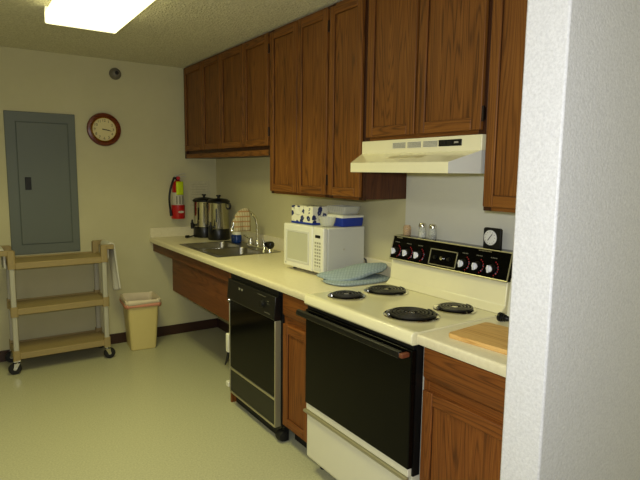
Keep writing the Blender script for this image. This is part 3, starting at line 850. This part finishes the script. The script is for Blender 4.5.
bm = B(); lathe(bm, [(.048, -.0005), (.048, -.010), (.040, -.018), (.036, -.034), (.024, -.044), (.001, -.046)], (-.889, 0, 2.303), 'y', 32)
t = thing('smoke_sensor', 'small round grey sensor high on the back wall', 'sensor', (-.889, -.02, 2.255))
obj('housing', bm, 'sensor', t)
bm = B(); lathe(bm, [(.016, -.040), (.015, -.050), (.001, -.051)], (-.885, 0, 2.306), 'y', 20); obj('lens', bm, 'rubber', t)

# grey electrical panel
t = thing('electrical_panel', 'grey metal electrical panel cover on the back wall', 'panel', (-1.465, -.01, .84))
bm = B(); box(bm, -1.714, -1.216, -.012, -.0006, .84, 1.948); fr = obj('cover', bm, 'grey', t, bev=.004)
bm = B(); box(bm, -1.637, -1.275, -.018, -.011, .92, 1.868); dr = obj('door', bm, 'grey', t, bev=.003)
bm = B()
for (p, q, r, s) in ((-1.642, -1.637, .915, 1.873), (-1.275, -1.270, .915, 1.873), (-1.642, -1.270, 1.868, 1.873), (-1.642, -1.270, .915, .920)):
    box(bm, p, q, -.0135, -.011, r, s)
obj('seam', bm, 'greydark', t)
bm = B(); box(bm, -1.596, -1.553, -.024, -.017, 1.348, 1.446); obj('latch', bm, 'blackmatte', dr, bev=.003)

# ------------------------------------------------------------------ utility cart
t = thing('utility_cart', 'tan three shelf plastic utility cart on casters by the back wall', 'cart', (-1.428, -.21, 0), world=False)
cw, cd = .330, .165                      # half width / half depth
def shelf(z, name='shelf'):
    bm = B()
    # tray: floor + four lips with a rolled look
    box(bm, -cw, cw, -cd, cd, z+.018, z+.034)
    box(bm, -cw, cw, -cd-.006, -cd+.012, z-.006, z+.042); box(bm, -cw, cw, cd-.012, cd+.006, z-.006, z+.042)
    box(bm, -cw-.006, -cw+.012, -cd, cd, z-.006, z+.042); box(bm, cw-.012, cw+.006, -cd, cd, z-.006, z+.042)
    return obj(name, bm, 'cart', t, bev=.004)
top = shelf(.792); shelf(.452); shelf(.118)
for sx in (-1, 1):
    for sy in (-1, 1):
        px, py = sx*(cw-.012), sy*(cd-.012)
        bm = B(); loft(bm, [[(x, y, z) for x, y in rrect(.018, .019, .008, 3, px, py)] for z in (.112, .80)]); obj('post', bm, 'cartpost', t)
        bm = B(); loft(bm, [[(x, y, z) for x, y in rrect(.025, .026, .008, 3, px, py)] for z in (.79, .918)]); obj('corner_post', bm, 'cart', t)
        for z in (.434, .105):
            bm = B(); loft(bm, [[(x, y, z_) for x, y in rrect(.024, .025, .008, 3, px, py)] for z_ in (z, z+.075)]); obj('post_collar', bm, 'cart', t)
        # caster
        bm = B(); box(bm, px-.024, px+.024, py-.02, py+.02, .096, .106); lathe(bm, [(.012, .082), (.012, .098)], (px, py, 0), 'z', 12)
        for s in (-1, 1): prism(bm, [(px-.02, .088), (px+.02, .088), (px+sx*.016+.010, .04), (px+sx*.016-.010, .04)], 'y', py+s*.018-.0015, py+s*.018+.0015)
        box(bm, px-.02, px+.02, py-.0195, py+.0195, .084, .088)
        cs = obj('caster', bm, 'steel', t)
        bm = B(); lathe(bm, [(.010, -.014), (.040, -.014), (.044, -.008), (.044, .008), (.040, .014), (.010, .014)], (px+sx*.016, py, .044), 'y', 26); w_ = obj('wheel', bm, 'rubber', cs)
        bm = B(); lathe(bm, [(.012, -.0155), (.012, .0155)], (px+sx*.016, py, .044), 'y', 18); obj('hub', bm, 'cartpost', w_)
    # end handle: two arms and a bar outside the tray
    bm = B(); xo = sx*(cw+.052)
    for sy in (-1, 1): box(bm, min(sx*(cw-.03), xo+sx*.012), max(sx*(cw-.03), xo+sx*.012), sy*(cd-.012)-.02, sy*(cd-.012)+.02, .888, .925)
    tube(bm, [(xo, -cd+.012, .906), (xo, cd-.012, .906)], .014, 12)
    obj('end_handle', bm, 'cart', t, bev=.004)

def draped(name, label, x, y0, y1, ztop, drop_out, drop_in, out):
    """cloth hung over a bar that runs along y at (x, ztop)"""
    bm = B()
    def f(u, v):
        y = y0+(y1-y0)*u
        s = v*(drop_in+.05+drop_out)
        wob = .012*math.sin(u*9+.5)
        if s < drop_in: xx = x-out*(.024+wob*.3*(1-s/drop_in)); zz = ztop-drop_in+s
        elif s < drop_in+.05:
            a_ = PI*(s-drop_in)/.05; xx = x-out*.024*math.cos(a_); zz = ztop+.022*math.sin(a_)
        else:
            w = (s-drop_in-.05)/drop_out; xx = x+out*(.024+.030*w+(wob*1.6*w)); zz = ztop-w*drop_out-.02*w*math.sin(u*4)
            y = (y0+y1)/2+(y-(y0+y1)/2)*(1-.25*w)
        return (xx, y, zz)
    grid(bm, 17, 40, f)
    return solo(name, bm, 'towelwhite', label, 'towel', (x, (y0+y1)/2, ztop-.2), group='towels on the cart handles', solid=.014)
draped('hand_towel', 'white towel hung over the right end handle of the tan cart', -1.428+.382, -.335, -.10, .908, .36, .10, 1)
draped('hand_towel', 'white towel hung over the left end handle of the tan cart, at photo edge', -1.428-.382, -.335, -.10, .908, .30, .12, -1)

# ------------------------------------------------------------------ waste bin
t = thing('waste_bin', 'beige plastic waste bin with pale liner beside the cart', 'bin', (-.79, -.185, 0), math.radians(-5), world=False)
def rr(hx, hy, r, z): return [(x, y, z) for x, y in rrect(hx, hy, r, 4)]
bm = B(); loft(bm, [rr(.098, .112, .02, 0), rr(.104, .118, .025, .006), rr(.130, .146, .03, .40), rr(.138, .152, .03, .405), rr(.139, .153, .03, .425), rr(.132, .146, .03, .427), rr(.126, .142, .03, .40), rr(.100, .114, .02, .012)])
obj('bucket', bm, 'bin', t)
bm = B()
def lrow(hx, hy, z, amp, ph): return [(x*(1+amp*math.sin(i*2.3+ph)), y*(1+amp*math.sin(i*1.7+ph)), z+.006*math.sin(i*1.9+ph)) for i, (x, y) in enumerate(rrect(hx, hy, .03, 5))]
loft(bm, [lrow(.114, .130, .33, .012, 1), lrow(.128, .142, .424, .003, 0), lrow(.136, .150, .438, .003, 2), lrow(.143, .157, .432, .003, 3), lrow(.147, .161, .405, .008, 4)], cap0=False, cap1=False)
ln = obj('liner', bm, 'liner', t, solid=.0015)
bm = B(); loft(bm, [lrow(.148, .162, .404, .008, 4), lrow(.147, .161, .376, .010, 6)], cap0=False, cap1=False); obj('liner_hem', bm, 'linerpink', ln, solid=.0015)

# ------------------------------------------------------------------ microwave
MA, MB_ = V((-.359, -1.905, 0)), V((-.338, -2.310, 0))
mw, md, mh, mz = (MB_-MA).length, .30, .258, CH
rz = math.atan2(MB_.y-MA.y, MB_.x-MA.x)+PI/2            # local +y -> far end, local -x -> front
ctr = (MA+MB_)/2
t = thing('microwave', 'white countertop microwave with items stacked on top', 'microwave', (ctr.x, ctr.y, CH), rz, world=False)
h2 = mw/2; z0, z1 = .026, .026+mh
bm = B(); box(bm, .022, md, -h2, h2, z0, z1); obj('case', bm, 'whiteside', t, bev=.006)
for xx in (.05, md-.04):
    for yy in (-h2+.04, h2-.04):
        bm = B(); lathe(bm, [(.012, 0), (.014, .027)], (xx, yy, 0), 'z', 12); obj('foot', bm, 'rubber', t)
yd = -h2+.105
bm = B(); box(bm, -.012, .021, yd, h2, z0-.003, z1+.002)
dr = obj('door', bm, 'white', t, bev=.008, bseg=3)
a0, a1, b0, b1 = yd+.045, h2-.042, z0+.045, z1-.045
bm = B()
for (p, q, r, s) in ((a0-.014, a0, b0-.014, b1+.014), (a1, a1+.014, b0-.014, b1+.014), (a0, a1, b0-.014, b0), (a0, a1, b1, b1+.014)):
    box(bm, -.0155, -.011, p, q, r, s)
obj('window_frame', bm, 'whiteside', dr, bev=.003)
bm = B(); box(bm, -.0135, -.010, a0, a1, b0, b1); obj('window', bm, 'mwglass', dr)
bm = B(); box(bm, -.0128, -.011, h2-.03, h2-.022, z0+.012, z0+.024); obj('emblem', bm, 'button', dr)
bm = B(); box(bm, -.010, .021, -h2, yd-.003, z0-.003, z1+.002); cp = obj('control_panel', bm, 'white', t, bev=.008, bseg=3)
bm = B(); box(bm, -.0118, -.008, -h2+.030, yd-.028, z1-.058, z1-.042); obj('display', bm, 'display', cp)
for r_ in range(8):
    for c_ in range(3):
        bm = B(); yy = -h2+.026+.021*c_; zz = z1-.084-.019*r_
        box(bm, -.0112, -.009, yy, yy+.014, zz-.009, zz+.002); obj('button', bm, 'button', cp)
bm = B(); box(bm, -.0125, -.009, -h2+.02, yd-.02, z0+.010, z0+.028); obj('open_button', bm, 'whiteside', cp, bev=.002)
bm = B(); lathe(bm, [(.006, 0), (.006, -.003), (.001, -.004)], (.14, -h2, z0+.13), 'y', 14); obj('screw', bm, 'label', t)
bm = B(); tube(bm, [(md-.01, -h2+.02, .10), (md+.010, -h2-.004, .08), (md+.008, -h2-.012, .03), (md+.0, -h2-.03, .006)], .0045, 8); obj('power_cord', bm, 'black', t)
topz = CH+z1+.0005
Rm = Matrix.Rotation(rz, 3, 'Z')
def onmw(x, y): p = Rm @ V((x, y, 0))+ctr; return (p.x, p.y, topz+.0017)

# box with blossoms
t = thing('tissue_box', 'white box with navy floral pattern on the microwave, front left', 'box', onmw(.10, .085), rz+.04, world=False)
bm = B(); box(bm, -.06, .06, -.105, .105, 0, .108); obj('carton', bm, 'floral', t, bev=.002)
bm = B(); box(bm, -.0608, .0608, -.1058, .1058, 0.0004, .012); obj('band', bm, 'blue', t)
bm = B(); loft(bm, [[(x, y, z) for x, y in rrect(.028, .06, .026, 5)] for z in (.1075, .1088)]); obj('opening', bm, 'mwglass', t)
bm = B(); grid(bm, 7, 7, lambda u, v: (-.0612, .07-.048*u+.006*math.sin(v*4), .10-.05*v*(1-.25*abs(u-.5)))); obj('flap', bm, 'white', t, solid=.0008)
# glass dish
t = thing('glass_bowl', 'small ribbed clear glass bowl on the microwave, beside the floral box', 'bowl', onmw(.075, -.125), 0, world=False)
bm = B(); seg = 36
prof = [(.022, 0), (.038, .004), (.046, .03), (.050, .058), (.047, .058), (.043, .031), (.034, .009), (.001, .007)]
lathe(bm, prof, seg=seg)
for v in bm.verts:
    a_ = math.atan2(v.co.y, v.co.x); k = 1+.035*math.cos(a_*18) if .01 < v.co.z else 1
    v.co.x *= k; v.co.y *= k
obj('bowl', bm, 'frost', t)
# blue container with white lid
t = thing('storage_box', 'royal blue box with white lid on the microwave, rear right', 'box', onmw(.213, -.124), rz, world=False)
bm = B(); loft(bm, [[(x, y, z) for x, y in rrect(a_, b_, .012, 3)] for a_, b_, z in ((.080, .070, 0), (.084, .074, .05))]); obj('container', bm, 'blue', t)
bm = B(); loft(bm, [[(x, y, z) for x, y in rrect(a_, b_, .012, 3)] for a_, b_, z in ((.086, .076, .0505), (.087, .077, .060), (.080, .070, .066))]); obj('lid', bm, 'white', t)
# clear tray stacked on it
p = onmw(.215, -.10)
t = thing('clear_tray', 'clear ribbed plastic tray lying on top of the blue box', 'tray', (p[0], p[1], topz+.0695), rz, world=False)
bm = B(); o_ = [(.058, .075, 0), (.066, .092, .045), (.070, .096, .046), (.064, .090, .046), (.056, .073, .004)]
loft(bm, [[(x, y, z) for x, y in rrect(a_, b_, .014, 4)] for a_, b_, z in o_]); obj('tray', bm, 'frost', t)
bm = B()
for k in range(9):
    yy = -.066+k*.0165; tube(bm, [(-.0585, yy*.95, .006), (-.0655, yy*1.06, .043)], .0016, 5)
obj('rib', bm, 'tub', t)

# quilted oven mitt, folded
t = thing('oven_mitt', 'folded blue grey quilted oven mitt on the counter beside the microwave', 'oven mitt', (-.28, -2.45, CH), 0, world=True)
def pad(bm, outline, z0, z1f, th):
    """soft cushion over an outline (list of xy) with puffed top"""
    n = len(outline); cx = sum(p[0] for p in outline)/n; cy = sum(p[1] for p in outline)/n
    rings = []
    for k, zz in ((.93, 0), (1.0, .30), (1.0, .62), (.90, .92), (.62, 1.0), (.3, 1.0)):
        rings.append([(cx+(x-cx)*k, cy+(y-cy)*k, z0(cx+(x-cx)*k, cy+(y-cy)*k)+th*zz) for x, y in outline])
    loft(bm, rings)
def blob(pts, n=56):
    out = []
    m_ = len(pts)
    for i in range(n):
        f = i/n*m_; i0 = int(f); s = f-i0
        p0, p1, p2, p3 = (V(pts[(i0+j-1) % m_]) for j in range(4))
        q = 0.5*((2*p1)+(p2-p0)*s+(2*p0-5*p1+4*p2-p3)*s*s+(3*p1-p0-3*p2+p3)*s**3)
        out.append((q.x, q.y))
    return out
lowo = blob([(-.42, -2.42), (-.40, -2.545), (-.30, -2.575), (-.12, -2.575), (-.045, -2.53), (-.05, -2.42), (-.18, -2.375), (-.33, -2.362)])
bm = B(); pad(bm, lowo, lambda x, y: CH+.002+.022*max(0, (x+.40)/.36)*0, None, .022); obj('lower_fold', bm, 'mitt', t)
upo = blob([(-.425, -2.36), (-.405, -2.45), (-.33, -2.53), (-.18, -2.545), (-.06, -2.525), (-.03, -2.44), (-.06, -2.375), (-.18, -2.352), (-.34, -2.343)])
bm = B(); pad(bm, upo, lambda x, y: CH+.008+.016*min(1, max(0, (x+.41)/.10))+.040*max(0, (x+.38)/.35)+.010*math.sin(y*32+x*9)+.006*math.sin(x*26), None, .030); obj('upper_fold', bm, 'mitt', t)

# ------------------------------------------------------------------ things on the backguard
zg = 1.1835
t = thing('spice_jar', 'short amber glass jar at the left end of the range back', 'jar', (-.062, -2.682, zg))
c_ = (-.062, -2.682, zg)
bm = B(); lathe(bm, [(.019, 0), (.021, .004), (.021, .045), (.017, .055), (.0145, .055), (.018, .044), (.018, .005), (.001, .004)], c_, 'z', 24); obj('jar', bm, 'amber', t)
bm = B(); lathe(bm, [(.0165, .006), (.0165, .030), (.001, .031)], c_, 'z', 20); obj('filling', bm, 'spice', t)
for y, lab, fill, fh in ((-2.795, 'clear glass shaker with white salt on the range back', 'salt', .028), (-2.868, 'clear glass shaker with dark pepper on the range back, right of the salt', 'pepper', .020)):
    c_ = (-.062, y, zg); t = thing('shaker', lab, 'shaker', c_, group='salt and pepper shakers')
    bm = B(); lathe(bm, [(.020, 0), (.022, .003), (.021, .030), (.018, .052), (.018, .058), (.015, .058), (.015, .051), (.018, .029), (.018, .005), (.001, .004)], c_, 'z', 10); obj('glass_body', bm, 'glass', t)
    bm = B(); lathe(bm, [(.0165, .006), (.0165, fh), (.001, fh+.001)], c_, 'z', 14); obj('filling', bm, fill, t)
    bm = B(); lathe(bm, [(.0195, .056), (.0195, .068), (.015, .076), (.001, .078)], c_, 'z', 20); obj('cap', bm, 'steel', t)
# kitchen timer
t = thing('kitchen_timer', 'black square kitchen timer with white round dial on the range back', 'timer', (-.07, -3.238, zg))
ty = -3.238
bm = B()
prism(bm, [(ty-.046, zg), (ty+.046, zg), (ty+.046, zg+.086), (ty+.040, zg+.092), (ty-.040, zg+.092), (ty-.046, zg+.086)], 'x', -.072, -.056)
prism(bm, [(-.058, zg), (-.034, zg), (-.058, zg+.05)], 'y', ty-.03, ty+.03)
obj('case', bm, 'blackmatte', t, bev=.002)
tc_ = (-.072, ty+.006, zg+.048)
bm = B(); lathe(bm, [(.034, .001), (.034, -.003), (.030, -.0045), (.001, -.0046)], tc_, 'x', 36); dl = obj('dial', bm, 'whitedial', t)
bm = B()
for k in range(12):
    a_ = 2*PI*k/12; yy, zz = tc_[1]+.026*math.cos(a_), tc_[2]+.026*math.sin(a_); box(bm, -.0773, -.0764, yy-.0012, yy+.0012, zz-.0012, zz+.0012)
tube(bm, [(-.0785, tc_[1]+.010, tc_[2]-.012), (-.0785, tc_[1]-.013, tc_[2]+.017)], .0016, 5)
obj('pointer', bm, 'ink', dl)

# ------------------------------------------------------------------ right counter
def rotz(p, c, a): s, k = math.sin(a), math.cos(a); return (c[0]+(p[0]-c[0])*k-(p[1]-c[1])*s, c[1]+(p[0]-c[0])*s+(p[1]-c[1])*k)
bm = B(); o_ = rrect(.125, .168, .018, 5)
loft(bm, [[(x*k, y*k2, z) for x, y in o_] for k, k2, z in ((.985, .99, 0), (1, 1, .003), (1, 1, .014), (.985, .99, .017))])
o = obj('cutting_board', bm, 'board'); o.location = (-.437, -3.612, CH+.0005); o.rotation_euler = (0, 0, math.radians(5))
tag(o, 'light wooden cutting board lying on the counter right of the range', 'cutting board')
t = thing('power_plug', 'black plug and cord lying at the back of the right counter', 'plug', (-.22, -3.44, CH))
bm = B(); lathe(bm, [(.008, 0), (.019, .002), (.019, .012), (.014, .014), (.017, .020), (.012, .024), (.015, .030), (.010, .034), (.012, .040), (.007, .05)], (0, 0, 0), 'y', 18)
bmesh.ops.scale(bm, vec=(1, -1, 1), verts=bm.verts); bmesh.ops.translate(bm, vec=(-.228, -3.418, CH+.0205), verts=bm.verts); obj('plug_body', bm, 'black', t)
bm = B()
for s in (-1, 1): box(bm, -.228+s*.006-.0008, -.228+s*.006+.0008, -3.419, -3.402, CH+.017, CH+.024)
obj('prong', bm, 'steel', t)
bm = B(); tube(bm, [(-.228, -3.462, CH+.0205), (-.232, -3.50, CH+.018), (-.222, -3.55, CH+.008), (-.20, -3.64, CH+.0045), (-.16, -3.72, CH+.0045)], .004, 8); obj('cord', bm, 'black', t)
t = thing('countertop_appliance', 'white upright kitchen appliance mostly hidden behind the wall end', 'appliance', (-.115, -3.49, CH), 0, world=True)
bm = B(); loft(bm, [[(x, y, z) for x, y in rrect(a_, b_, .014, 4, -.112, -3.475)] for a_, b_, z in ((.062, .072, CH), (.060, .070, CH+.02), (.054, .063, CH+.17), (.048, .058, CH+.182))]); obj('housing', bm, 'white', t)
bm = B(); box(bm, -.175, -.166, -3.53, -3.43, CH+.183, CH+.189); box(bm, -.168, -.10, -3.50, -3.46, CH+.1825, CH+.189); obj('lever', bm, 'chrome', t)

# ------------------------------------------------------------------ ceiling light fixture
t = thing('ceiling_light', 'lit white fluorescent light fixture on the ceiling', 'light', (-1.384, -1.93, H))
fx0, fx1, fy0, fy1 = -1.575, -1.192, -2.56, -1.31
bm = B(); box(bm, fx0+.02, fx1-.02, fy0+.01, fy1-.01, H-.03, H-.001); obj('housing', bm, 'white', t)
bm = B(); prism(bm, [(fx0+.004, H-.028), (fx0, H-.040), (fx0, H-.086), (fx0+.006, H-.092), (fx1-.006, H-.092), (fx1, H-.086), (fx1, H-.040), (fx1-.004, H-.028)], 'y', fy0+.012, fy1-.012)
dm = plain('lit diffuser', (255, 252, 235), 0.4, var=0.0, emit=(255, 248, 182), es=2.2)
obj('diffuser', bm, dm, t)
for y in (fy0, fy1-.012):
    bm = B(); prism(bm, [(fx0+.002, H-.002), (fx0-.001, H-.040), (fx0-.001, H-.087), (fx0+.006, H-.093), (fx1-.006, H-.093), (fx1+.001, H-.087), (fx1+.001, H-.040), (fx1-.002, H-.002)], 'y', y, y+.012)
    obj('end_cap', bm, 'dm' if False else plain('lit end cap', (240, 238, 214), 0.5, var=0, emit=(255, 248, 205), es=.6), t)

# ------------------------------------------------------------------ lights
def area(name, loc, rot, sx, sy, power, col, spread=None):
    l = bpy.data.lights.new(name, 'AREA'); l.shape = 'RECTANGLE'; l.size = sx; l.size_y = sy; l.energy = power; l.color = col
    if spread: l.spread = spread
    o = bpy.data.objects.new(name, l); COL.objects.link(o); o.location = loc; o.rotation_euler = rot; return o
WARM = (.98, .95, .39)
area('tube_lamp', (-1.384, -1.935, H-.10), (0, 0, 0), .34, 1.2, 15, WARM, math.radians(135))
area('rear_fill', (-2.2, -5.6, H-.02), (0, 0, 0), 1.2, 1.2, 5, (.95, .97, 1.0))  # unseen fill added behind the camera to brighten the partition
area('side_lamp', (-2.75, -3.7, H-.03), (0, math.radians(-18), 0), .5, 1.2, 15, (1.0, .98, .80))
fl = bpy.data.lights.new('camera_flash', 'AREA'); fl.shape = 'DISK'; fl.size = .06; fl.energy = 27; fl.color = (.93, .96, 1.0)
fo = bpy.data.objects.new('camera_flash', fl); COL.objects.link(fo)

w = bpy.data.worlds.new('world'); SC.world = w; w.use_nodes = True
w.node_tree.nodes['Background'].inputs[0].default_value = (.9, .85, .65, 1); w.node_tree.nodes['Background'].inputs[1].default_value = 0.05

# ------------------------------------------------------------------ camera
yaw, pitch, roll, fpx = .5952, -.1261, .0122, 538.0
cyw, syw = math.cos(yaw), math.sin(yaw)
fw = V((syw, cyw, 0)); rt = V((cyw, -syw, 0)); up = V((0, 0, 1))
c, s = math.cos(pitch), math.sin(pitch); fw2 = fw*c+up*s; up2 = up*c-fw*s
c, s = math.cos(roll), math.sin(roll); rt3 = rt*c+up2*s; up3 = up2*c-rt*s
cam = bpy.data.cameras.new('camera'); cam.sensor_fit = 'HORIZONTAL'; cam.sensor_width = 36; cam.lens = 36*fpx/640; cam.clip_start = .02
co = bpy.data.objects.new('camera', cam); COL.objects.link(co)
mtx = Matrix((rt3, up3, -fw2)).transposed().to_4x4(); mtx.translation = V((-2.0488, -4.7876, 1.5154))
co.matrix_world = mtx; SC.camera = co
fm = mtx.copy(); fm.translation = mtx.translation+up3*.07-rt3*.04-fw2*.02
fo.matrix_world = fm
SC.view_settings.view_transform = 'Standard'; SC.view_settings.look = 'None'; SC.view_settings.exposure = 0.0
SC.cycles.max_bounces = 8
SC.cycles.use_denoising = True
